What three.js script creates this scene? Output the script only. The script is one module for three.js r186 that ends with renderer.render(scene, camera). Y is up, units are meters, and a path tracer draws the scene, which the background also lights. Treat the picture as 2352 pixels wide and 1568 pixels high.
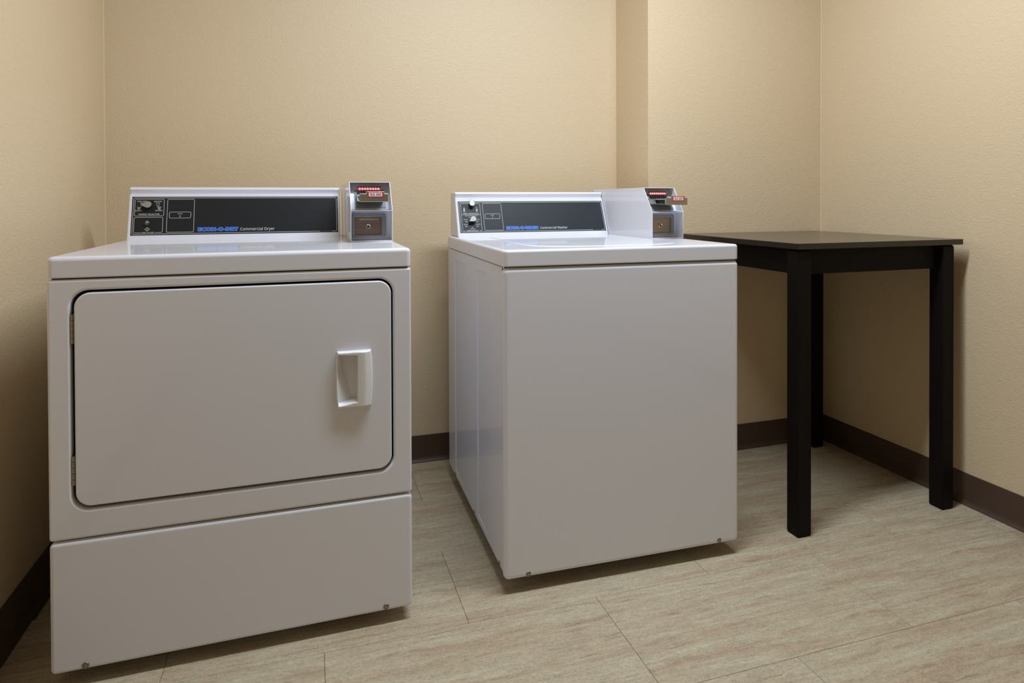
import * as THREE from 'three';
import { mergeGeometries } from 'three/addons/utils/BufferGeometryUtils.js';
import { RectAreaLightUniformsLib } from 'three/addons/lights/RectAreaLightUniformsLib.js';
import { RoundedBoxGeometry } from 'three/addons/geometries/RoundedBoxGeometry.js';

// ------------------------------------------------------------------ camera, exposure, lamp
const scene = new THREE.Scene();
scene.background = new THREE.Color(0x000000);
const FW = 2352, FH = 1568, FOCAL = 1493.05;
const camera = new THREE.PerspectiveCamera(2 * Math.atan(FH / 2 / FOCAL) * 180 / Math.PI, FW / FH, 0.05, 30);
camera.position.set(0, 0.9895, 0);
camera.rotation.set(-0.0103, -0.3044, -0.0036, 'YXZ');
camera.setViewOffset(FW, FH, -1.3, 307.06, FW, FH);           // shift lens
camera.updateProjectionMatrix();

const renderer = new THREE.WebGLRenderer({ antialias: true });
renderer.toneMapping = THREE.LinearToneMapping;
renderer.toneMappingExposure = 1.0;
renderer.shadowMap.enabled = true;

const CEIL = 2.44;
const LAMP = { x: 0.76, z: -1.26, w: 1.18, d: 0.18, y: CEIL - 0.085, color: 0xe7f3ff, intensity: 60 };
RectAreaLightUniformsLib.init();

// ------------------------------------------------------------------ helpers
let seed = 20417;
const rnd = () => { seed = (seed * 1664525 + 1013904223) >>> 0; return seed / 4294967296; };
const taken = {};
const numbered = (n) => { const k = taken[n] = (taken[n] ?? -1) + 1; return k ? `${n}_${String(k).padStart(3, '0')}` : n; };
function mesh(name, geo, mat, parent) {
  const m = new THREE.Mesh(Array.isArray(geo) ? merge(geo) : geo, mat);
  m.name = parent === scene ? numbered(name) : name;
  m.castShadow = m.receiveShadow = true;
  parent.add(m);
  return m;
}
function merge(list) {
  const l = list.map(g => { const h = g.index ? g.toNonIndexed() : g; for (const k of Object.keys(h.attributes)) if (!['position', 'normal', 'uv'].includes(k)) h.deleteAttribute(k); return h; });
  return mergeGeometries(l);
}
function tag(o, label, category, group) { o.userData.label = label; o.userData.category = category; if (group) o.userData.group = group; return o; }
function struct(name, geo, mat, label, category) { const m = mesh(name, geo, mat, scene); m.userData.kind = 'structure'; m.userData.label = label; m.userData.category = category; return m; }
function box(x0, y0, z0, x1, y1, z1, r = 0, s = 2) {
  const w = x1 - x0, h = y1 - y0, d = z1 - z0;
  const g = r ? new RoundedBoxGeometry(w, h, d, s, r) : new THREE.BoxGeometry(w, h, d);
  g.translate((x0 + x1) / 2, (y0 + y1) / 2, (z0 + z1) / 2);
  return g;
}
// smooth normals across soft edges, weighted by area so that flat faces stay flat
function toCreasedNormals(g, angle) {
  g = g.index ? g.toNonIndexed() : g;
  const p = g.attributes.position, n = p.count / 3, lim = Math.cos(angle), key = new Map(), fn = [], fu = [];
  const a = new THREE.Vector3(), b = new THREE.Vector3(), c = new THREE.Vector3();
  const K = i => `${Math.round(p.getX(i) * 2e6)},${Math.round(p.getY(i) * 2e6)},${Math.round(p.getZ(i) * 2e6)}`;
  for (let f = 0; f < n; f++) {
    a.fromBufferAttribute(p, 3 * f); b.fromBufferAttribute(p, 3 * f + 1); c.fromBufferAttribute(p, 3 * f + 2);
    const m = c.sub(b).cross(a.clone().sub(b)); fn.push(m.clone()); fu.push(m.clone().normalize());
    for (let k = 0; k < 3; k++) { const q = K(3 * f + k); if (!key.has(q)) key.set(q, []); key.get(q).push(f); }
  }
  const out = new Float32Array(p.count * 3), s = new THREE.Vector3();
  for (let f = 0; f < n; f++) for (let k = 0; k < 3; k++) {
    if (Math.max(Math.abs(fu[f].x), Math.abs(fu[f].y), Math.abs(fu[f].z)) > 0.99999) { out.set([fu[f].x, fu[f].y, fu[f].z], (3 * f + k) * 3); continue; }   // flat faces stay flat
    s.set(0, 0, 0); for (const h of key.get(K(3 * f + k))) if (fu[h].dot(fu[f]) > lim) s.add(fn[h]);
    if (s.lengthSq() < 1e-24) s.copy(fu[f]); s.normalize(); out.set([s.x, s.y, s.z], (3 * f + k) * 3);
  }
  g.setAttribute('normal', new THREE.BufferAttribute(out, 3));
  return g;
}
// uv = metres, by the dominant direction of each face
function metreUV(g, scale = 1, ox = 0, oy = 0) {
  g = g.index ? g.toNonIndexed() : g;
  g.computeVertexNormals();
  const p = g.attributes.position, n = g.attributes.normal, uv = new Float32Array(p.count * 2);
  for (let i = 0; i < p.count; i++) {
    const ax = Math.abs(n.getX(i)), ay = Math.abs(n.getY(i)), az = Math.abs(n.getZ(i));
    let u, v;
    if (ax >= ay && ax >= az) { u = p.getZ(i); v = p.getY(i); } else if (ay >= az) { u = p.getX(i); v = p.getZ(i); } else { u = p.getX(i); v = p.getY(i); }
    uv[2 * i] = u / scale + ox; uv[2 * i + 1] = v / scale + oy;
  }
  g.setAttribute('uv', new THREE.BufferAttribute(uv, 2));
  return g;
}
function rrect(x0, y0, x1, y1, r, K = THREE.Shape) {
  const s = new K();
  s.moveTo(x0 + r, y0); s.lineTo(x1 - r, y0); s.absarc(x1 - r, y0 + r, r, -Math.PI / 2, 0);
  s.lineTo(x1, y1 - r); s.absarc(x1 - r, y1 - r, r, 0, Math.PI / 2);
  s.lineTo(x0 + r, y1); s.absarc(x0 + r, y1 - r, r, Math.PI / 2, Math.PI);
  s.lineTo(x0, y0 + r); s.absarc(x0 + r, y0 + r, r, Math.PI, Math.PI * 1.5);
  return s;
}
// extrude a front-view shape so that its finished front lies at z = zf and it is t thick
function slab(shape, zf, t, b = 0.003, seg = 3, curve = 10) {
  const g = new THREE.ExtrudeGeometry(shape, { depth: Math.max(t - 2 * b, 1e-4), bevelEnabled: b > 0, bevelSize: b, bevelThickness: b, bevelOffset: -b, bevelSegments: seg, curveSegments: curve });
  g.translate(0, 0, zf - t + b);
  return toCreasedNormals(g, 0.7);
}
// extrude a (z, y) profile along x
function alongX(pts, x0, x1, b = 0, seg = 3, crease = 0.6) {
  const s = new THREE.Shape(pts.map(([z, y]) => new THREE.Vector2(-z, y)));
  const g = new THREE.ExtrudeGeometry(s, { depth: x1 - x0 - 2 * b, bevelEnabled: b > 0, bevelSize: b, bevelThickness: b, bevelOffset: -b, bevelSegments: seg });
  g.rotateY(Math.PI / 2); g.translate(x0 + b, 0, 0);
  return toCreasedNormals(g, crease);
}
// stack of rounded rectangles (plan view) : rings = [[y, inset], ...]
function ringBox(x0, z0, x1, z1, rc, rings, q = 6) {
  const pos = [], idx = []; let n = 0;
  rings.forEach(([y, ins], k) => {
    const r = Math.max(rc - ins, 0.0008), X0 = x0 + ins, X1 = x1 - ins, Z0 = z0 + ins, Z1 = z1 - ins;
    let c = 0;
    for (const [cx, cz, a0] of [[X1 - r, Z1 - r, 0], [X0 + r, Z1 - r, 90], [X0 + r, Z0 + r, 180], [X1 - r, Z0 + r, 270]])
      for (let i = 0; i <= q; i++) { const a = (a0 + 90 * i / q) * Math.PI / 180; pos.push(cx + r * Math.cos(a), y, cz + r * Math.sin(a)); c++; }
    n = c;
    if (k) for (let i = 0; i < n; i++) { const j = (i + 1) % n, a = (k - 1) * n; idx.push(a + i, a + n + i, a + j, a + j, a + n + i, a + n + j); }
  });
  const L = (rings.length - 1) * n;
  for (let i = 1; i < n - 1; i++) { idx.push(L, L + i + 1, L + i); idx.push(0, i, i + 1); }
  const g = new THREE.BufferGeometry();
  g.setAttribute('position', new THREE.Float32BufferAttribute(pos, 3)); g.setIndex(idx);
  g.setAttribute('uv', new THREE.Float32BufferAttribute(new Float32Array(pos.length / 3 * 2), 2));
  return toCreasedNormals(g.toNonIndexed(), 0.62);
}
const arcRings = (y, r, up, n = 5) => { const a = []; for (let i = 0; i <= n; i++) { const t = i / n * Math.PI / 2; a.push(up ? [y - r + r * Math.sin(t), r - r * Math.cos(t)] : [y + r - r * Math.cos(t), r - r * Math.sin(t)]); } return a; };

// periodic value noise
function lattice(sd, px, py) {
  const a = new Float32Array(px * py); let s = sd >>> 0;
  for (let i = 0; i < a.length; i++) { s = (s * 1664525 + 1013904223) >>> 0; a[i] = s / 4294967296; }
  return (x, y) => {                                     // x in 0..px, y in 0..py
    const xi = Math.floor(x), yi = Math.floor(y); let fx = x - xi, fy = y - yi;
    fx = fx * fx * (3 - 2 * fx); fy = fy * fy * (3 - 2 * fy);
    const x0 = ((xi % px) + px) % px, x1 = (x0 + 1) % px, y0 = (((yi % py) + py) % py) * px, y1 = ((((yi + 1) % py) + py) % py) * px;
    const t = a[y0 + x0] + (a[y0 + x1] - a[y0 + x0]) * fx, b = a[y1 + x0] + (a[y1 + x1] - a[y1 + x0]) * fx;
    return t + (b - t) * fy;
  };
}
function dataTex(w, h, fn, srgb) {
  const d = new Uint8Array(w * h * 4);
  for (let y = 0, i = 0; y < h; y++) for (let x = 0; x < w; x++, i += 4) { const c = fn(x / w, y / h); d[i] = c[0]; d[i + 1] = c[1]; d[i + 2] = c[2]; d[i + 3] = 255; }
  const t = new THREE.DataTexture(d, w, h); t.wrapS = t.wrapT = THREE.RepeatWrapping; t.magFilter = THREE.LinearFilter; t.minFilter = THREE.LinearMipmapLinearFilter; t.generateMipmaps = true;
  if (srgb) t.colorSpace = THREE.SRGBColorSpace; t.needsUpdate = true; return t;
}
function canvasTex(w, h, draw) {
  const c = document.createElement('canvas'); c.width = w; c.height = h; const x = c.getContext('2d'); draw(x, w, h);
  const t = new THREE.CanvasTexture(c); t.colorSpace = THREE.SRGBColorSpace; t.magFilter = THREE.LinearFilter; return t;
}

// ------------------------------------------------------------------ materials
// orange-peel wall paint: fine crinkled relief
const wn = [lattice(11, 110, 110), lattice(12, 190, 190), lattice(13, 40, 40), lattice(14, 330, 330)];
const wallBump = dataTex(1024, 1024, (u, v) => {
  const wx = u + (wn[2](u * 40, v * 40) - 0.5) * 0.012, wy = v + (wn[2](v * 40 + 7, u * 40 + 3) - 0.5) * 0.012;
  const a = wn[0](wx * 110, wy * 110), b = wn[1](wx * 190, wy * 190), c = wn[3](u * 330, v * 330);
  const k = 1 - Math.abs(2 * a - 1);
  const h = Math.min(1, Math.max(0, 0.40 * k * (0.4 + 0.9 * wn[2](u * 40, v * 40)) + 0.42 * b + 0.3 * c - 0.03)) * 255;
  return [h, h, h];
});
const M = {};
M.wall = new THREE.MeshStandardMaterial({ color: 0xdcc6a4, roughness: 0.52, bumpMap: wallBump, bumpScale: 0.0008 });
M.caulk = new THREE.MeshStandardMaterial({ color: 0xdfcca9, roughness: 0.6 });
M.ceiling = new THREE.MeshStandardMaterial({ color: 0xb9b5ab, roughness: 0.9, bumpMap: wallBump, bumpScale: 0.0008 });
M.base = new THREE.MeshStandardMaterial({ color: 0x503d30, roughness: 0.5 });
M.grout = new THREE.MeshStandardMaterial({ color: 0x675a48, roughness: 0.95 });
M.enamel = new THREE.MeshPhysicalMaterial({ color: 0xe4e4ec, roughness: 0.5, specularIntensity: 0.5, clearcoat: 0.7, clearcoatRoughness: 0.05 });
M.plastic = new THREE.MeshPhysicalMaterial({ color: 0xeaeaec, roughness: 0.35, clearcoat: 0.5, clearcoatRoughness: 0.2 });
M.gasket = new THREE.MeshStandardMaterial({ color: 0x1c1d1f, roughness: 0.8 });
M.dark = new THREE.MeshStandardMaterial({ color: 0x101112, roughness: 0.6 });
M.foot = new THREE.MeshStandardMaterial({ color: 0x2a2a2a, roughness: 0.8 });
M.steel = new THREE.MeshStandardMaterial({ color: 0xb9b4ab, roughness: 0.32, metalness: 1 });
M.chrome = new THREE.MeshStandardMaterial({ color: 0xcfcac0, roughness: 0.16, metalness: 1 });
M.brushed = new THREE.MeshPhysicalMaterial({ color: 0x9c9993, roughness: 0.48, metalness: 1, anisotropy: 0.6 });
M.zinc = new THREE.MeshStandardMaterial({ color: 0x9b968b, roughness: 0.4, metalness: 1 });
M.slide = new THREE.MeshStandardMaterial({ color: 0xb8b2a4, roughness: 0.3, metalness: 0.9 });
M.ribPlate = new THREE.MeshStandardMaterial({ color: 0x9fa4a8, roughness: 0.7, metalness: 0.2 });
M.meterWell = new THREE.MeshStandardMaterial({ color: 0x8f97a0, roughness: 0.35, metalness: 0.55 });
M.lampDiffuser = new THREE.MeshStandardMaterial({ color: 0xf2f2f2, roughness: 0.6, emissive: LAMP.color, emissiveIntensity: 1.2 });
M.lampBody = new THREE.MeshStandardMaterial({ color: 0xe8e8e8, roughness: 0.5 });

// vinyl floor tiles: travertine print running along x, beige with pinkish and grey-green veins
const fn_ = [lattice(31, 5, 22), lattice(32, 9, 60), lattice(33, 24, 170), lattice(34, 60, 90), lattice(35, 400, 400), lattice(36, 7, 14), lattice(37, 16, 100), lattice(38, 150, 150)];
const floorMap = dataTex(2048, 1024, (u, v) => {
  const w = v + (fn_[5](u * 7, v * 14) - 0.5) * 0.022 + (fn_[3](u * 60, v * 90) - 0.5) * 0.006;
  const a = fn_[0](u * 5, w * 22), b = fn_[1](u * 9, w * 60), c = fn_[2](u * 24, w * 170), e = fn_[4](u * 400, v * 400), g = fn_[6](u * 16, w * 100), f = fn_[7](u * 150, v * 150);
  let t = 0.40 * a + 0.26 * b + 0.18 * g + 0.16 * fn_[3](u * 60, v * 90);                               // broad veins
  t = Math.min(1, Math.max(0, (t - 0.24) / 0.52));
  const lite = [188, 178, 153], mid = [183, 168, 142], pink = [175, 154, 129];
  const A = t < 0.5 ? lite : mid, B = t < 0.5 ? mid : pink, k = t < 0.5 ? t * 2 : t * 2 - 1;
  let l = 1 + (c - 0.5) * 0.09 + (e - 0.5) * 0.15 + (f - 0.5) * 0.08;
  const vein = Math.max(0, g * 0.6 + c * 0.4 - 0.70) * 0.9 * (f > 0.35 ? 1 : 0.4); l -= vein;
  if (f > 0.86 && e > 0.62) l -= 0.14;                                   // small pits
  return [0, 1, 2].map(i => Math.max(0, Math.min(255, (A[i] + (B[i] - A[i]) * k) * l)));
}, true);
M.tile = new THREE.MeshPhysicalMaterial({ map: floorMap, roughness: 0.5, color: 0xffffff });

// dark stained wood
const wg = [lattice(51, 40, 4), lattice(52, 160, 9), lattice(53, 500, 20)];
const woodMap = dataTex(512, 512, (u, v) => { const t = 0.4 * wg[0](u * 40, v * 4) + 0.35 * wg[1](u * 160, v * 9) + 0.25 * wg[2](u * 500, v * 20); const k = 0.6 + 0.8 * t; return [18 * k, 12.5 * k, 11.5 * k]; }, true);
const woodBump = dataTex(512, 512, (u, v) => { const t = (0.5 * wg[1](u * 160, v * 9) + 0.5 * wg[2](u * 500, v * 20)) * 255; return [t, t, t]; });
M.wood = new THREE.MeshPhysicalMaterial({ map: woodMap, bumpMap: woodBump, bumpScale: 0.0002, roughness: 0.6, specularIntensity: 0.28 });
M.tableTop = new THREE.MeshPhysicalMaterial({ color: 0x140d0a, roughness: 0.42, specularIntensity: 0.4, clearcoat: 0.85, clearcoatRoughness: 0.2 });

// ------------------------------------------------------------------ room
const XL = -0.643, XR = 2.032, ZB = -2.458, ZC = -2.192, XC = 1.2265, ZF = 2.6, T = 0.12;
const WS = 0.62;                                                       // wall texture repeat in metres
struct('wall_back', metreUV(box(XL - T, 0, ZB - T, XC + 0.01, CEIL, ZB), WS), M.wall, 'beige textured back wall behind the dryer and washer', 'wall');
struct('wall_projection', metreUV(box(XC, 0, ZB - T, XR + T, CEIL, ZC), WS, 0.31, 0.17), M.wall, 'beige boxed-out wall section behind the dark table', 'wall');
struct('wall_left', metreUV(box(XL - T, 0, ZB, XL, CEIL, ZF), WS, 0.4, 0.2), M.wall, 'beige textured wall left of the dryer', 'wall');
struct('wall_right', metreUV(box(XR, 0, ZC, XR + T, CEIL, ZF), WS, 0.1, 0.6), M.wall, 'beige textured wall right of the dark table', 'wall');
struct('wall_front', metreUV(box(XL - T, 0, ZF, XR + T, CEIL, ZF + T), WS), M.wall, 'beige wall facing the machines', 'wall');
struct('ceiling', metreUV(box(XL - T, CEIL, ZB - T, XR + T, CEIL + T, ZF + T), WS), M.ceiling, 'off-white ceiling above the laundry room', 'ceiling');
// caulked inside corners
const bead = (x, z) => { const g = new THREE.CylinderGeometry(0.0032, 0.0032, CEIL - 0.11, 8); g.translate(x, (CEIL + 0.11) / 2, z); return g; };
struct('trim_1', bead(XL + 0.0005, ZB + 0.0005), M.caulk, 'thin pale caulk line in the corner left of the dryer', 'caulk line');
struct('trim_2', bead(XR - 0.0005, ZC + 0.0005), M.caulk, 'thin pale caulk line in the corner behind the table', 'caulk line');

// floor: slab with single vinyl tiles
const TW = 0.652, TD = 0.3265, JT = 0.0008;
const floor = struct('floor', box(XL - T, -0.12, ZB - T, XR + T, -0.003, ZF + T), M.grout, 'beige vinyl tile floor with travertine streaks', 'floor');
function tileGeo(w, d, ox, oz) {
  const g = ringBox(-w / 2, -d / 2, w / 2, d / 2, 0.001, [[-0.003, 0], [-0.0006, 0], [0, 0.0006]], 1);
  const p = g.attributes.position, uv = g.attributes.uv;
  for (let i = 0; i < p.count; i++) uv.setXY(i, p.getX(i) / 1.31 + ox, p.getZ(i) / 0.655 + oz);
  return g;
}
const variants = []; for (let i = 0; i < 7; i++) variants.push([rnd(), rnd()]);
const geoCache = new Map();
let tileCount = 0;
for (let r = -4; r <= 13; r++) {                                         // rows counted from the joint at z = -1.477
  const z0 = Math.max(-1.477 + r * TD, ZB), z1 = Math.min(-1.477 + (r + 1) * TD, ZF);
  if (z1 - z0 < 0.02) continue;
  const off = ((r % 2) + 2) % 2 ? 0.353 : 0.679;
  for (let c = -4; c <= 4; c++) {
    let x0 = Math.max(off + c * TW, XL), x1 = Math.min(off + (c + 1) * TW, XR);
    if (x1 - x0 < 0.02) continue;
    if (z1 < ZC && x0 >= XC) continue;
    const v = Math.floor(rnd() * 7), key = `${(x1 - x0).toFixed(4)}|${(z1 - z0).toFixed(4)}|${v}`;
    if (!geoCache.has(key)) geoCache.set(key, tileGeo(x1 - x0 - JT, z1 - z0 - JT, ...variants[v]));
    const t = mesh('tile', geoCache.get(key), M.tile, floor);
    if (tileCount) t.name = `tile_${String(tileCount).padStart(3, '0')}`;
    tileCount++;
    t.position.set((x0 + x1) / 2, 0, (z0 + z1) / 2);
  }
}
// cove base
function baseProfile(len, h) {                                          // runs along +x, wall behind at z = 0
  const pts = [[0, 0], [0.013, 0], [0.0125, 0.003], [0.0075, 0.008], [0.0045, 0.014], [0.0035, 0.02], [0.0035, h - 0.003], [0.002, h], [0, h]];
  return alongX(pts, 0, len);
}
function baseboard(side, x, z, turn, len, h, label) { const g = baseProfile(len, h); g.rotateY(turn); g.translate(x, 0, z); struct('baseboard_' + side, g, M.base, label, 'baseboard'); }
baseboard('back', XL, ZB, 0, XC - XL, 0.1, 'dark brown vinyl baseboard between the dryer and washer');
baseboard('projection', XC, ZC, 0, XR - XC, 0.0985, 'dark brown vinyl baseboard behind the dark table');
baseboard('recess', XC, ZB, -Math.PI / 2, ZC - ZB + 0.003, 0.1, 'short brown baseboard on the wall return behind the washer');
baseboard('left', XL, ZF, Math.PI / 2, ZF - ZB, 0.11, 'dark brown vinyl baseboard beside the dryer');
baseboard('right', XR, ZC, -Math.PI / 2, ZF - ZC, 0.102, 'dark brown vinyl baseboard right of the dark table');

// ------------------------------------------------------------------ ceiling lamp (above the frame)
{
  const lamp = new THREE.Group(); lamp.name = 'ceiling_lamp'; scene.add(lamp); lamp.position.set(LAMP.x, CEIL, LAMP.z);
  tag(lamp, 'white linear fluorescent fixture on the ceiling above the machines', 'ceiling lamp');
  mesh('housing', box(-LAMP.w / 2 - 0.02, -0.03, -LAMP.d / 2 - 0.01, LAMP.w / 2 + 0.02, -0.001, LAMP.d / 2 + 0.01, 0.006), M.lampBody, lamp);
  for (const s of [-1, 1]) mesh('end_cap', box(s * (LAMP.w / 2 + 0.01) - 0.01, -0.075, -LAMP.d / 2 - 0.008, s * (LAMP.w / 2 + 0.01) + 0.01, -0.03, LAMP.d / 2 + 0.008, 0.005), M.lampBody, lamp);
  mesh('diffuser', box(-LAMP.w / 2, -0.075, -LAMP.d / 2, LAMP.w / 2, -0.03, LAMP.d / 2, 0.015, 4), M.lampDiffuser, lamp);
  const L = new THREE.RectAreaLight(LAMP.color, LAMP.intensity, LAMP.w, LAMP.d);
  L.position.set(0, LAMP.y - CEIL, 0); L.rotation.x = -Math.PI / 2; lamp.add(L);
}

// ------------------------------------------------------------------ shared machine parts
const PLW = 0.5795, PLH = 0.1165;                                      // black face plate
function plateTexture(kind) {
  return canvasTex(2048, 412, (c, w, h) => {
    const S = w / PLW, X = m => (m - 0.0195) * S, Y = t => h - t * h;  // t: 0 bottom .. 1 top of plate
    c.fillStyle = kind === 'dry' ? '#1d1e21' : '#24272e'; c.fillRect(0, 0, w, h);
    const line = '#c9c8c4'; c.strokeStyle = line; c.fillStyle = line; c.lineJoin = 'round';
    const rr = (x0, y0, x1, y1, r, lw) => { c.lineWidth = lw; c.beginPath(); c.moveTo(x0 + r, y0); c.lineTo(x1 - r, y0); c.quadraticCurveTo(x1, y0, x1, y0 + r); c.lineTo(x1, y1 - r); c.quadraticCurveTo(x1, y1, x1 - r, y1); c.lineTo(x0 + r, y1); c.quadraticCurveTo(x0, y1, x0, y1 - r); c.lineTo(x0, y0 + r); c.quadraticCurveTo(x0, y0, x0 + r, y0); c.stroke(); };
    const txt = (s, x, y, px, align = 'center', weight = 'bold', stretch = 1) => { c.save(); c.translate(x, y); c.scale(stretch, 1); c.font = `${weight} ${px}px sans-serif`; c.textAlign = align; c.textBaseline = 'middle'; c.fillText(s, 0, 0); c.restore(); };
    const gap = (x, y, wd) => { c.save(); c.fillStyle = kind === 'dry' ? '#1d1e21' : '#24272e'; c.fillRect(x - wd / 2, y - 7, wd, 14); c.restore(); };
    rr(12, 13, w - 14, h - 13, 16, 5);
    // symbols
    const basin = (x, y, s = 1) => { c.lineWidth = 3; c.beginPath(); c.moveTo(x - 15 * s, y - 8 * s); c.lineTo(x - 9 * s, y + 9 * s); c.lineTo(x + 9 * s, y + 9 * s); c.lineTo(x + 15 * s, y - 8 * s); c.stroke(); c.beginPath(); c.moveTo(x - 12 * s, y - 3 * s); c.lineTo(x - 4 * s, y + 1 * s); c.lineTo(x + 4 * s, y - 4 * s); c.lineTo(x + 12 * s, y); c.stroke(); };
    const shirt = (x, y) => { c.beginPath(); c.moveTo(x - 9, y - 18); c.lineTo(x - 17, y - 9); c.lineTo(x - 10, y - 4); c.lineTo(x - 10, y + 18); c.lineTo(x + 10, y + 18); c.lineTo(x + 10, y - 4); c.lineTo(x + 17, y - 9); c.lineTo(x + 9, y - 18); c.closePath(); c.lineWidth = 3.5; c.stroke(); };
    const folded = (x, y) => { c.lineWidth = 4; for (let i = 0; i < 4; i++) { c.beginPath(); c.moveTo(x - 18 + i * 2, y - 14 + i * 9); c.quadraticCurveTo(x, y - 6 + i * 9, x + 18 - i * 2, y - 14 + i * 9); c.stroke(); } };
    if (kind === 'dry') {
      rr(26, 28, 296, 205, 14, 4); rr(26, 221, 290, 384, 14, 4); rr(328, 28, 583, 384, 14, 4);
      txt('PERM PRESS', 92, 50, 16); txt('DELICATE', 238, 51, 16); txt('NORMAL', 62, 150, 16); txt('NO HEAT', 250, 150, 16);
      folded(92, 76); shirt(238, 84); folded(66, 124); folded(252, 122);
      txt('FABRIC SELECTOR', 160, 187, 20, 'center', 'bold', 1.15);
      c.lineWidth = 4; c.beginPath(); c.moveTo(150, 330); c.lineTo(172, 349); c.lineTo(150, 368); c.lineTo(128, 349); c.closePath(); c.stroke(); c.fillRect(148, 340, 4, 18);
      gap(158, 384, 130); txt('PUSH TO START', 158, 384, 16);
    } else {
      rr(34, 28, 292, 384, 14, 4); c.fillRect(34, 176, 258, 4);
      c.lineWidth = 3; for (const [x, lvl] of [[76, 1], [246, 0.4]]) { c.beginPath(); c.arc(x, 116, 12, 0, 7); c.fill(); if (lvl === 1) c.fillRect(x - 6, 84, 12, 26); else { c.strokeRect(x - 6, 80, 12, 26); } }
      txt('WARM', 76, 137, 13); txt('COLD', 246, 137, 13); c.fillRect(148, 52, 12, 18); 
      txt('WASH TEMPERATURE', 163, 161, 20, 'center', 'bold', 1.05); txt('ALWAYS RINSES IN COLD', 163, 191, 14);
      txt('PERM PRESS', 166, 213, 14); basin(166, 234, 0.8); txt('NORMAL', 84, 240, 14); txt('DELICATE', 240, 240, 14); basin(92, 264); basin(236, 264);
      txt('NORMAL', 80, 303, 14); txt('DELICATE', 244, 303, 14); basin(84, 326); basin(236, 326); basin(166, 344, 0.7); txt('PERM PRESS', 166, 364, 13);
      gap(163, 384, 190); txt('FABRIC SELECTOR', 163, 384, 18);
      rr(328, 28, 583, 384, 14, 4);
    }
    rr(350, 166, 552, 232, 16, 4); txt('IN USE', 450, 186, 14); c.fillRect(447, 202, 6, 20);
    // lettering
    const big = kind === 'dry' ? 'ECON-O-DRY' : 'ECON-O-WASH';
    const bx0 = X(0.1953), bx1 = kind === 'dry' ? X(0.3066) : X(0.3215);
    c.font = 'bold 56px sans-serif'; c.textAlign = 'left'; c.textBaseline = 'alphabetic';
    const tw = c.measureText(big).width; c.save(); c.translate(bx0, 376); c.scale((bx1 - bx0) / tw, 0.92);
    c.lineWidth = 8; c.strokeStyle = '#8db0e6'; c.strokeText(big, 0, 0); c.lineWidth = 3.5; c.strokeStyle = '#0f46ae'; c.strokeText(big, 0, 0); c.fillStyle = '#2468d8'; c.fillText(big, 0, 0); c.restore();
    c.fillStyle = '#d6d5d2'; c.font = '44px sans-serif'; const cm = kind === 'dry' ? 'Commercial Dryer' : 'Commercial Washer';
    const c0 = kind === 'dry' ? X(0.312) : X(0.329), c1 = kind === 'dry' ? X(0.4107) : X(0.4398); const cw = c.measureText(cm).width;
    c.save(); c.translate(c0, 376); c.scale((c1 - c0) / cw, 1); c.fillText(cm, 0, 0); c.restore();
    c.fillStyle = kind === 'dry' ? '#1d1e21' : '#24272e'; c.fillRect(w - 190, h - 20, 120, 14); c.fillStyle = '#77777a'; for (let i = 0; i < 9; i++) c.fillRect(w - 170 + i * 10, h - 16, 5, 7);
  });
}
function teardrop(r, tip) {                                             // pointer knob outline, tip towards +x
  const s = new THREE.Shape(), a = Math.acos(r / tip);
  s.moveTo(tip, 0); s.lineTo(r * Math.cos(a), r * Math.sin(a));
  s.absarc(0, 0, r, a, Math.PI * 2 - a, false); s.lineTo(tip, 0);
  return s;
}
function controlPanel(machine, o, kind) {
  // o: x0, x1, zf (front at foot), y0 (foot), k (lean), zb (back)
  const Z = y => o.zf - o.k * (y - o.y0);
  const y1 = o.y0 + 0.1335, top = o.y0 + 0.1545;
  const pts = [[Z(o.y0) + 0.001, o.y0], [Z(y1) + 0.0012, y1 - 0.003], [Z(y1) + 0.0004, y1], [Z(y1) - 0.0065, y1 + 0.0014], [Z(y1) - 0.0005, top - 0.0075]];
  const cz = Z(y1) - 0.0005 - 0.0075; for (let i = 1; i <= 9; i++) { const a = i / 9 * Math.PI / 2; pts.push([cz + 0.0075 * Math.cos(a), top - 0.0075 + 0.0075 * Math.sin(a)]); }
  pts.push([o.zb + 0.004, top], [o.zb, top - 0.004], [o.zb, o.y0]);
  const panel = mesh('control_panel', alongX(pts, o.x0, o.x1, 0.005, 6, 0.27), M.enamel, machine);
  const ang = -Math.atan(o.k);
  const along = (y, out) => [Z(y) + out * Math.cos(ang), y - out * Math.sin(ang)];   // point 'out' metres off the leaning face
  const ym = o.y0 + 0.0135 + PLH / 2 * Math.cos(ang);
  const plateMat = new THREE.MeshPhysicalMaterial({ map: plateTexture(kind), roughness: 0.45, specularIntensity: 0.6 });
  const pm = mesh('face_plate', new THREE.BoxGeometry(o.pw, PLH, 0.0016), plateMat, panel);
  pm.userData.label = 'black printed control face';
  const [pz, py] = along(ym, 0.0007); pm.position.set(o.px + o.pw / 2, py, pz); pm.rotation.x = ang;
  const put = (obj, x, y, out) => { const [z, yy] = along(y, out); obj.position.set(x, yy, z); obj.rotation.set(ang, 0, 0); };
  return { put, ang };
}
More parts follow.
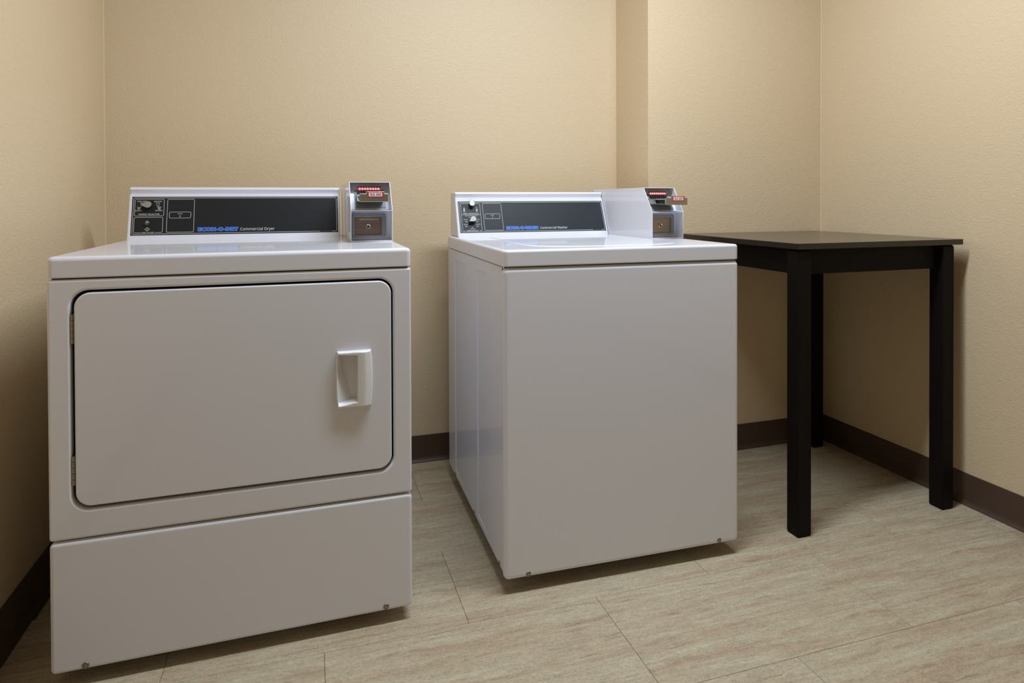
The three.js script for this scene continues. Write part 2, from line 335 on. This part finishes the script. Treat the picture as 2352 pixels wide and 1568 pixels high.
function knob(machine, put, x, y, turn, size = 1) {
  const k = mesh('control_knob', new THREE.ExtrudeGeometry(teardrop(0.0088 * size, 0.017 * size), { depth: 0.011, bevelEnabled: true, bevelSize: 0.0008, bevelThickness: 0.0008, bevelSegments: 2, curveSegments: 20 }), M.dark, machine);
  put(k, x, y, 0.0016); k.rotateZ(turn);
  const cap = mesh('knob_cap', new THREE.ExtrudeGeometry(teardrop(0.0092 * size, 0.0178 * size), { depth: 0.0012, bevelEnabled: true, bevelSize: 0.0006, bevelThickness: 0.0006, bevelSegments: 2, curveSegments: 20 }), M.brushed, k);
  cap.position.z = 0.0125; cap.userData.label = 'brushed silver pointer cap';
}
function screw(parent, x, y, z, turn = 0) {
  const ring = new THREE.TorusGeometry(0.0055, 0.0016, 8, 20); const head = new THREE.SphereGeometry(0.0045, 14, 8, 0, Math.PI * 2, 0, Math.PI / 2); head.rotateX(Math.PI / 2); head.scale(1, 1, 0.5);
  const s = mesh('screw', [ring, head], M.zinc, parent); s.position.set(x, y, z); s.rotation.y = turn;
}
function foot(machine, x, z, h) {
  const pts = [[0, 0], [0.02, 0], [0.021, 0.004], [0.017, 0.01], [0.008, 0.012], [0.008, h], [0, h]].map(a => new THREE.Vector2(...a));
  const f = mesh('levelling_foot', new THREE.LatheGeometry(pts, 20), M.foot, machine); f.position.set(x, 0, z);
}
// coin sign, price and lock plate prints
const coinSignTex = canvasTex(512, 128, (c, w, h) => {
  c.fillStyle = '#b5121e'; c.fillRect(0, 0, w, h); c.lineWidth = 6;
  for (let i = 0; i < 8; i++) { const x = 50 + i * 59; c.fillStyle = '#f6e9e6'; c.beginPath(); c.ellipse(x, 64, 24, 46, 0, 0, 7); c.fill(); c.strokeStyle = '#c8202b'; c.lineWidth = 5; c.beginPath(); c.ellipse(x, 64, 15, 32, 0, 0, 7); c.stroke(); c.strokeStyle = '#a01820'; c.lineWidth = 6; c.beginPath(); c.moveTo(x - 7, 46); c.lineTo(x + 8, 80); c.stroke(); }
});
const priceTex = canvasTex(512, 180, (c, w, h) => {
  c.fillStyle = '#c2303a'; c.fillRect(0, 0, w, h); c.fillStyle = '#f1d9d3'; const r = 34, x0 = 36, y0 = 26, x1 = w - 36, y1 = h - 26;
  c.beginPath(); c.moveTo(x0 + r, y0); c.lineTo(x1 - r, y0); c.quadraticCurveTo(x1, y0, x1, y0 + r); c.lineTo(x1, y1 - r); c.quadraticCurveTo(x1, y1, x1 - r, y1); c.lineTo(x0 + r, y1); c.quadraticCurveTo(x0, y1, x0, y1 - r); c.lineTo(x0, y0 + r); c.quadraticCurveTo(x0, y0, x0 + r, y0); c.fill();
  c.fillStyle = '#16110f'; c.font = 'bold 116px sans-serif'; c.textAlign = 'center'; c.textBaseline = 'middle'; c.save(); c.translate(w / 2, h / 2 + 4); c.scale(1.25, 1); c.fillText('$2.00', 0, 0); c.restore();
});
M.coinSign = new THREE.MeshStandardMaterial({ map: coinSignTex, roughness: 0.85 });
M.price = new THREE.MeshStandardMaterial({ map: priceTex, roughness: 0.8 });
const lockTex = (base, word) => canvasTex(512, 322, (c, w, h) => {
  c.fillStyle = base; c.fillRect(0, 0, w, h);
  for (let i = 0; i < 260; i++) { c.globalAlpha = 0.05; c.fillStyle = rnd() > 0.5 ? '#000' : '#fff'; c.fillRect(0, rnd() * h, w, 1 + rnd() * 2); } c.globalAlpha = 1;
  if (word) { c.fillStyle = '#cfc7ba'; c.font = 'bold 52px sans-serif'; c.textAlign = 'center'; c.textBaseline = 'middle'; c.save(); c.translate(w * 0.53, 48); const m = c.measureText(word).width; c.scale(370 / m, 1); c.fillText(word, 0, 0); c.restore(); }
});
M.lockPlateDry = new THREE.MeshStandardMaterial({ map: lockTex('#8a7868', 'GREENWALD'), roughness: 0.35, metalness: 0.75 });
M.lockPlateWash = new THREE.MeshStandardMaterial({ map: lockTex('#a8977f', ''), roughness: 0.38, metalness: 0.7 });

function coinMeter(machine, x, y, z, depth, kind) {
  // local frame: origin at front lower left corner, z towards the viewer
  const Wd = 0.1125, MID = 0.0865, TOP = 0.1645, BK = 0.058, t = 0.0022, IN = 0.03, IL = 0.041;
  const prof = [[0, 0], [0, MID], [-BK, TOP], [-depth, TOP], [-depth, 0]];
  const slope = Math.atan(BK / (TOP - MID)), cs = Math.cos(slope), sn = Math.sin(slope);
  const slant = (s, out) => [-(s * sn) + out * cs, MID + s * cs + out * sn];           // [z, y] on leaning front: s up the slope, out off it
  const SL = (TOP - MID) / cs;
  const parts = [alongX(prof, 0, t, 0.0007, 2), alongX(prof, Wd - t, Wd, 0.0007, 2),
    box(0.0005, TOP - t, -depth, Wd - 0.0005, TOP, -BK, 0.0006), box(0.0005, 0, -depth, Wd - 0.0005, 0.003, -0.0003, 0.0006), box(t, 0.003, -depth, Wd - t, TOP - t, -depth + t),
    box(t, MID - 0.0022, -IL, Wd - t, MID, -0.0005), box(t, 0.002, -IL - 0.002, Wd - t, MID, -IL)];
  const up = new THREE.BoxGeometry(Wd - 2 * t, SL - 0.002, 0.002); { const [pz, py] = slant(SL / 2 + 0.0232, -IN - 0.001); up.rotateX(-slope); up.translate(Wd / 2, py, pz); } parts.push(up);
  const m = mesh('coin_meter', parts, M.enamel, machine); m.position.set(x, y, z);
  m.userData.label = 'white coin meter case with open front';
  // upper: ribbed plate, red sign, coin fins, slide
  const ribs = [new THREE.BoxGeometry(0.084, 0.062, 0.0025)]; for (let i = 0; i < 30; i++) { const g = new THREE.BoxGeometry(0.0012, 0.060, 0.0016); g.translate(-0.0405 + i * 0.0028, 0, 0.0018); ribs.push(g); }
  const rp = mesh('slide_plate', ribs, M.ribPlate, m); { const [pz, py] = slant(SL * 0.60, -IN + 0.0015); rp.position.set(Wd / 2 + 0.001, py, pz); rp.rotation.x = -slope; }
  const cs_ = mesh('coin_sign', new RoundedBoxGeometry(0.064, 0.0155, 0.002, 2, 0.0006), M.coinSign, m); { const [pz, py] = slant(SL * 0.895, -IN + 0.013); cs_.position.set(Wd / 2 - 0.001, py, pz); cs_.rotation.x = -slope; }
  planarUV(cs_.geometry, 0.064, 0.0155);
  const fins = []; for (let i = 0; i < 8; i++) { const g = new RoundedBoxGeometry(0.0032, 0.012, 0.012, 1, 0.0006); g.translate(-0.026 + i * 0.0074, 0, 0); fins.push(g); }
  const fm = mesh('coin_fins', fins, M.dark, m); { const [pz, py] = slant(SL * 0.72, -IN + 0.010); fm.position.set(Wd / 2 - 0.001, py, pz); fm.rotation.x = -slope; }
  // slide: tray with a deep front block, side arms and an opening in the side
  const y0 = 0.1095, y1 = 0.1315, zf = 0.056, zb = -0.080, xa = 0.020, xb = 0.092;
  const arm = (xx) => { const L = zf - 0.005 - zb, s = new THREE.Shape(); s.moveTo(0, 0); s.lineTo(L, 0); s.lineTo(L, 0.019); s.lineTo(0, 0.019); const hole = new THREE.Path(); hole.moveTo(0.068, 0.003); hole.lineTo(L - 0.006, 0.003); hole.lineTo(L - 0.006, 0.0145); hole.lineTo(0.058, 0.0145); s.holes.push(hole);
    const g = new THREE.ExtrudeGeometry(s, { depth: 0.002, bevelEnabled: false }); g.rotateY(-Math.PI / 2); g.translate(xx + 0.002, y0, zb); return g; };
  const slide = [box(xa - 0.001, y0 - 0.001, zf - 0.006, xb + 0.001, y1 - 0.001, zf, 0.0012), box((xa + xb) / 2 - 0.020, y1 - 0.006, zf - 0.005, (xa + xb) / 2 + 0.028, y1 + 0.0045, zf - 0.0001, 0.0012), box(xa, y0, zb, xb, y0 + 0.002, zf - 0.004), arm(xa), arm(xb - 0.002), box(xa, y0 + 0.0165, zb, xb, y0 + 0.019, zf - 0.085)];
  mesh('coin_slide', slide, M.slide, m).userData.label = 'metal coin slide pushed out of its case';
  mesh('slide_core', box(xa + 0.008, y0 + 0.002, zb + 0.01, xb - 0.008, y0 + 0.012, zf - 0.008), M.dark, m);
  const pl = mesh('price_label', new RoundedBoxGeometry(0.040, 0.0135, 0.0012, 2, 0.0005), M.price, m); planarUV(pl.geometry, 0.040, 0.0135); pl.position.set((xa + xb) / 2 + 0.004, y1 - 0.0035, zf + 0.0006);
  // lower: coin box front with frame, metal face and lock
  const bx0 = 0.0055, bx1 = 0.0975, by0 = 0.0115, by1 = 0.0755;
  const fr = rrect(bx0, by0, bx1, by1, 0.004); fr.holes.push(rrect(0.0125, 0.018, 0.0865, 0.0675, 0.002, THREE.Path));
  mesh('coin_box_frame', slab(fr, -IL + 0.009, 0.009, 0.0015, 2, 5), M.meterWell, m);
  const lp = mesh('coin_box_face', new THREE.BoxGeometry(0.0745, 0.050, 0.002), kind === 'dry' ? M.lockPlateDry : M.lockPlateWash, m); lp.position.set(0.0495, 0.0428, -IL + 0.0022);
  lp.userData.label = 'dull metal coin box face';
  const ring = new THREE.LatheGeometry([[0.0001, 0.002], [0.0052, 0.002], [0.0052, 0.0035], [0.0062, 0.004], [0.0074, 0.003], [0.0076, 0]].map(a => new THREE.Vector2(...a)), 24); ring.rotateX(Math.PI / 2);
  const lk = mesh('lock', ring, M.chrome, m); lk.position.set(0.0500, 0.0415, -IL + 0.0031);
  const kh = mesh('keyhole', [box(-0.001, -0.0036, 0, 0.001, 0.0036, 0.0008), (() => { const g = new THREE.CylinderGeometry(0.0019, 0.0019, 0.0008, 12); g.rotateX(Math.PI / 2); g.translate(0.0004, 0.001, 0.0004); return g; })()], M.dark, m); kh.position.set(0.0500, 0.0415, -IL + 0.0050);
  const notch = []; for (const nx of [0.037, 0.071]) { const g = new THREE.CylinderGeometry(0.0065, 0.0065, 0.0008, 20, 1, false, Math.PI / 2, Math.PI); g.rotateX(-Math.PI / 2); g.rotateZ(0); g.translate(nx, 0.003, -IL + 0.0006); notch.push(g); }
  for (const g of notch) mesh('drain_notch', g, M.dark, m);
  return m;
}
function planarUV(g, w, h) { const p = g.attributes.position, uv = g.attributes.uv; for (let i = 0; i < p.count; i++) uv.setXY(i, p.getX(i) / w + 0.5, p.getY(i) / h + 0.5); }

// ------------------------------------------------------------------ dryer
{
  const W = 0.734, D = 0.70;
  const dryer = new THREE.Group(); dryer.name = 'dryer'; scene.add(dryer);
  dryer.position.set(-0.5041, 0, -1.5257); dryer.rotation.y = 0.0095;
  tag(dryer, 'white front-loading commercial dryer with square door and coin meter', 'dryer');
  // cabinet box behind the front
  mesh('cabinet', [ringBox(0.001, -D, W - 0.001, -0.02, 0.006, [[0.034, 0], [0.8345, 0]], 3)], M.enamel, dryer);
  // front frame with the door opening
  const fs = rrect(0, 0.303, W, 0.8335, 0.006); fs.holes.push(rrect(0.0408, 0.3605, 0.6915, 0.8105, 0.034, THREE.Path));
  mesh('front_frame', slab(fs, 0, 0.0205, 0.0052, 5, 12), M.enamel, dryer);
  mesh('door_gasket', box(0.035, 0.355, -0.0205, 0.697, 0.816, -0.0185), M.gasket, dryer).userData.label = 'dark rubber seal behind the door';
  // door with a pocket cut for the handle
  const dsn = rrect(0.0478, 0.3675, 0.687, 0.8055, 0.030); dsn.holes.push(rrect(0.570, 0.5265, 0.634, 0.6405, 0.006, THREE.Path));
  const door = mesh('door', slab(dsn, 0.0012, 0.0165, 0.0030, 4, 12), M.enamel, dryer);
  // handle : moulded pull, height field
  {
    const cx = 0.602, cy = 0.5837, nx = 96, ny = 120;
    const hh = 0.0645;                                                  // half height
    const half = (v) => 0.0378 + 0.0036 * (1 - v * v);                  // bowed sides
    const xs = []; // u from -1..1, dense at the steps
    for (let i = 0; i <= nx; i++) xs.push(-1 + 2 * i / nx);
    for (const e of [-0.985, -0.96, -0.93, -0.90, 0.155, 0.165, 0.185, 0.215, 0.25, 0.96, 0.985, 0.995]) xs.push(e); xs.sort((a, b) => a - b);
    const vs = []; for (let j = 0; j <= ny; j++) vs.push(-1 + 2 * j / ny); for (const e of [-0.99, -0.975, 0.975, 0.99, -0.925, -0.91, -0.895, 0.925, 0.91, 0.895]) vs.push(e); vs.sort((a, b) => a - b);
    const sm = (a, b, t) => { t = Math.min(1, Math.max(0, (t - a) / (b - a))); return t * t * (3 - 2 * t); };
    const H = (u, v) => {
      const av = Math.abs(v);
      const edge = Math.min(1, Math.sqrt(Math.max(0, 1 - Math.pow(Math.max(0, 1 - (1 - Math.abs(u)) / 0.12), 2)))) * Math.min(1, Math.sqrt(Math.max(0, 1 - Math.pow(Math.max(0, 1 - (1 - av) / 0.06), 2))));
      let outer = 0.002 + (0.0085 + 0.0035 * sm(-0.2, 0.55, u)) * edge;
      if (u > 0.55) outer -= 0.005 * sm(0.55, 1, u) * edge;
      const vTop = 0.90 - 0.05 * sm(-0.9, 0.1, u), vBot = -0.92 + 0.10 * sm(-0.9, 0.16, u);
      const inV = Math.min(sm(vBot, vBot + 0.10, v), 1 - sm(vTop - 0.03, vTop, v));
      const inU = sm(-0.93, -0.90, u) * (1 - sm(0.15, 0.19, u));
      const uc = -0.84 + 0.80 * Math.min(1, Math.max(0, (0.92 - v) / 1.75));                 // crease running down to the right
      const ramp = 0.003 - 0.0175 * Math.min(1, Math.max(0, (u + 0.92) / (uc + 0.92)));
      return outer + (ramp - outer) * Math.min(inV, inU);
    };
    const pos = [], idx = [], NX = xs.length, NV = vs.length;
    for (const v of vs) for (const u of xs) pos.push(u * half(v), v * hh, H(u, v));
    for (let j = 0; j < NV - 1; j++) for (let i = 0; i < NX - 1; i++) { const a = j * NX + i; idx.push(a, a + 1, a + NX, a + 1, a + NX + 1, a + NX); }
    // rim down to the door
    const rim = (list) => { for (let k = 0; k < list.length - 1; k++) { const a = list[k], b = list[k + 1], n = pos.length / 3; pos.push(pos[3 * a], pos[3 * a + 1], -0.001, pos[3 * b], pos[3 * b + 1], -0.001); idx.push(a, n, b, b, n, n + 1); } };
    const row = (j) => Array.from({ length: NX }, (_, i) => j * NX + i), col = (i) => Array.from({ length: NV }, (_, j) => j * NX + i);
    rim(row(0)); rim(row(NV - 1).reverse()); rim(col(NX - 1)); rim(col(0).reverse());
    const g = new THREE.BufferGeometry(); g.setAttribute('position', new THREE.Float32BufferAttribute(pos, 3)); g.setIndex(idx); g.setAttribute('uv', new THREE.Float32BufferAttribute(new Float32Array(pos.length / 3 * 2), 2)); g.computeVertexNormals();
    const h = mesh('handle', g, M.plastic, door); h.position.set(cx, cy, 0.0012); h.userData.label = 'white moulded door pull';
  }
  for (const [ya, yb] of [[0.702, 0.7625], [0.4125, 0.473]]) {
    const list = []; const n = 5, L = (yb - ya) / n;
    for (let i = 0; i < n; i++) { const g = new THREE.CylinderGeometry(0.0034, 0.0034, L - 0.0008, 12); g.translate(0.0438, ya + L * (i + 0.5), -0.0035); list.push(g); }
    list.push(box(0.0395, ya, -0.0065, 0.0425, yb, -0.004), box(0.0445, ya, -0.0095, 0.0475, yb, -0.0055));
    mesh('hinge', list, M.zinc, dryer).userData.label = 'bare metal door hinge';
  }
  // lower panel
  const lower = mesh('lower_panel', slab(rrect(0, 0.032, W, 0.2995, 0.0105), 0.0008, 0.0215, 0.0075, 5, 6), M.enamel, dryer);
  screw(lower, 0.0624, 0.0415, 0.0012); screw(lower, 0.6718, 0.0425, 0.0012);
  // top
  mesh('top_panel', ringBox(-0.0005, -D, W + 0.0005, 0.001, 0.012, [[0.8362, 0.003], ...arcRings(0.8362, 0.003, false, 3), ...arcRings(0.8800, 0.0095, true, 6)], 6), M.enamel, dryer);
  mesh('seam_band', box(0.006, 0.828, -D + 0.01, W - 0.006, 0.8385, -0.0125), M.gasket, dryer);
  for (const [x, z] of [[0.06, -0.13], [W - 0.06, -0.13], [0.06, -D + 0.06], [W - 0.06, -D + 0.06]]) foot(dryer, x, z, 0.036);
  const { put } = controlPanel(dryer, { x0: 0.0095, x1: 0.606, zf: -0.588, y0: 0.8800, k: 0.29, zb: -0.695, px: 0.0195, pw: PLW }, 'dry');
  knob(dryer, put, 0.0625, 0.979, Math.PI + 0.12);
  { const hex = new THREE.CylinderGeometry(0.0068, 0.0068, 0.0035, 6); hex.rotateX(Math.PI / 2); const btn = new THREE.LatheGeometry([[0.0001, 0.0095], [0.0035, 0.0092], [0.0045, 0.008], [0.0046, 0]].map(a => new THREE.Vector2(...a)), 18); btn.rotateX(Math.PI / 2);
    const b = mesh('start_button', [hex], M.zinc, dryer); put(b, 0.0618, 0.9285, 0.0025); mesh('button_cap', btn, M.brushed, b); }
  coinMeter(dryer, 0.6150, 0.8800, -0.266, 0.428, 'dry');
}

// ------------------------------------------------------------------ washer
{
  const W = 0.6814, D = 0.745, YT = 0.8672;
  const washer = new THREE.Group(); washer.name = 'washer'; scene.add(washer);
  washer.position.set(0.4624, 0, -1.5495); washer.rotation.y = -0.0177;
  tag(washer, 'white top-loading commercial washer with coin meter beside the table', 'washing machine');
  // wrap-around front panel
  mesh('front_panel', slab(rrect(0, 0.0365, W, 0.8225, 0.014), 0, 0.026, 0.0115, 7, 6), M.enamel, washer);
  // inner cabinet and back
  mesh('cabinet', ringBox(0.004, -D + 0.012, W - 0.004, -0.012, 0.004, [[0.054, 0], [0.8245, 0]], 3), M.enamel, washer);
  // side panels with two long pressed ramps
  const sidePanel = (sx) => {
    const zs = [-D + 0.012, -0.66, -0.6215, -0.6185, -0.56, -0.50, -0.44, -0.40, -0.2955, -0.2925, -0.24, -0.19, -0.145, -0.12, -0.0165], ys = [0.052, 0.0705, 0.0735, 0.2, 0.4, 0.6, 0.7885, 0.7915, 0.8225];
    const dep = (z, y) => { if (y < 0.0725 || y > 0.7895) return 0; for (const [a, b] of [[-0.6200, -0.40], [-0.294, -0.12]]) if (z > a && z < b) return 0.0022 * (1 - (z - a) / (b - a)); return 0; };
    const pos = [], idx = [];
    for (const y of ys) for (const z of zs) pos.push(sx > 0 ? W - 0.001 - dep(z, y) : 0.001 + dep(z, y), y, z);
    const n = zs.length; for (let j = 0; j < ys.length - 1; j++) for (let i = 0; i < n - 1; i++) { const a = j * n + i; if (sx < 0) idx.push(a, a + 1, a + n, a + 1, a + n + 1, a + n); else idx.push(a, a + n, a + 1, a + 1, a + n, a + n + 1); }
    const g = new THREE.BufferGeometry(); g.setAttribute('position', new THREE.Float32BufferAttribute(pos, 3)); g.setIndex(idx); g.setAttribute('uv', new THREE.Float32BufferAttribute(new Float32Array(pos.length / 3 * 2), 2));
    return toCreasedNormals(g.toNonIndexed(), 0.12);
  };
  for (const s of [-1, 1]) {
    const xx = s < 0 ? 0.001 : W - 0.004;
    const sp = mesh('side_panel', [sidePanel(s), box(xx, 0.052, -D + 0.0121, xx + 0.003, 0.0535, -0.0165)], M.enamel, washer);
    if (s < 0) for (const z of [-0.05, -0.337, -0.62]) screw(sp, 0.0012, 0.0575, z, -Math.PI / 2);
  }
  const fp = washer.getObjectByName('front_panel'); screw(fp, 0.0629, 0.0465, -0.0004); screw(fp, 0.6178, 0.0485, -0.0004);
  mesh('seam_band', box(0.006, 0.815, -D + 0.02, W - 0.006, 0.828, -0.010), M.gasket, washer);
  mesh('top_panel', ringBox(-0.0012, -D, W + 0.0005, 0.001, 0.014, [[0.8248, 0.003], ...arcRings(0.8248, 0.003, false, 3), ...arcRings(YT, 0.0075, true, 6)], 6), M.enamel, washer);
  // loading lid
  {
    const s = new THREE.Shape(); const xa = 0.108, xb = 0.566, f = 0.062, r = 0.105;   // shape: x, depth from front
    s.moveTo(xa, 0.59); s.lineTo(xa, f + r + 0.02); s.bezierCurveTo(xa, f + r * 0.55, xa + r * 0.25, f + 0.018, xa + r * 1.25, f + 0.004); s.quadraticCurveTo((xa + xb) / 2, f - 0.005, xb - r * 1.25, f + 0.004); s.bezierCurveTo(xb - r * 0.25, f + 0.018, xb, f + r * 0.55, xb, f + r + 0.02); s.lineTo(xb, 0.59); s.lineTo(xa, 0.59);
    const g = new THREE.ExtrudeGeometry(s, { depth: 0.0012, bevelEnabled: true, bevelSize: 0.003, bevelThickness: 0.0028, bevelOffset: -0.003, bevelSegments: 4, curveSegments: 16 });
    g.rotateX(-Math.PI / 2); g.translate(0, YT - 0.0028, 0);
    mesh('loading_lid', toCreasedNormals(g, 0.7), M.enamel, washer);
  }
  for (const [x, z] of [[0.08, -0.14], [W - 0.08, -0.14], [0.08, -D + 0.07], [W - 0.08, -D + 0.07]]) foot(washer, x, z, 0.056);
  const { put } = controlPanel(washer, { x0: 0.0125, x1: 0.5705, zf: -0.616, y0: YT, k: 0.42, zb: -0.752, px: 0.0215, pw: 0.5415 }, 'wash');
  knob(washer, put, 0.0688, 0.9762, Math.PI / 2 + 0.05); knob(washer, put, 0.0690, 0.9232, Math.PI + 0.55);
  coinMeter(washer, 0.5715, YT, -0.293, 0.472, 'wash');
}

// ------------------------------------------------------------------ table
{
  const table = new THREE.Group(); table.name = 'table'; scene.add(table);
  table.position.set(1.3529, 0, -1.5475); table.rotation.y = 0.002;
  tag(table, 'dark espresso wooden table with square legs beside the washer', 'table');
  const W = 0.643, D = 0.634, H = 0.863, tt = 0.0178, LG = 0.0485;
  mesh('table_top', box(0, H - tt, -D, W, H, 0, 0.0015, 2), M.tableTop, table).userData.label = 'dark smooth laminate top';
  const legGeo = (() => { const g = ringBox(0, -LG, LG, 0, 0.004, [[0, 0.004], [0.006, 0], [H - tt - 0.006, 0], [H - tt - 0.0006, 0.005]], 3); const p = g.attributes.position, n = g.attributes.normal, uv = g.attributes.uv; for (let i = 0; i < p.count; i++) uv.setXY(i, (Math.abs(n.getX(i)) > 0.6 ? p.getZ(i) + 0.07 : p.getX(i)) / 0.12, p.getY(i) / 0.7); return g; })();
  const L0 = 0.006, L1 = W - 0.030, Z0 = -0.006, Z1 = -D + 0.03;
  for (const [x, z] of [[L0, Z0], [L1 - LG, Z0], [L0, Z1 + LG], [L1 - LG, Z1 + LG]]) { const l = mesh('leg', legGeo, M.wood, table); l.position.set(x, 0, z); }
  const ya = 0.7695, yb = H - tt - 0.0008, th = 0.018, ins = 0.022;
  const ap = (x0, z0, x1, z1, lenX) => { const g = metreUV(box(x0, ya, z0, x1, yb, z1), 0.5); const uv = g.attributes.uv; for (let i = 0; i < uv.count; i++) uv.setXY(i, uv.getY(i) * 3, uv.getX(i) * 0.6); mesh('apron', g, M.wood, table); };
  ap(L0 + LG - 0.002, Z0 - ins - th, L1 - LG + 0.002, Z0 - ins); ap(L0 + LG - 0.002, Z1 + ins, L1 - LG + 0.002, Z1 + ins + th);
  ap(L0 + ins, Z1 + LG - 0.002, L0 + ins + th, Z0 - LG + 0.002); ap(L1 - ins - th, Z1 + LG - 0.002, L1 - ins, Z0 - LG + 0.002);
}
renderer.render(scene, camera);
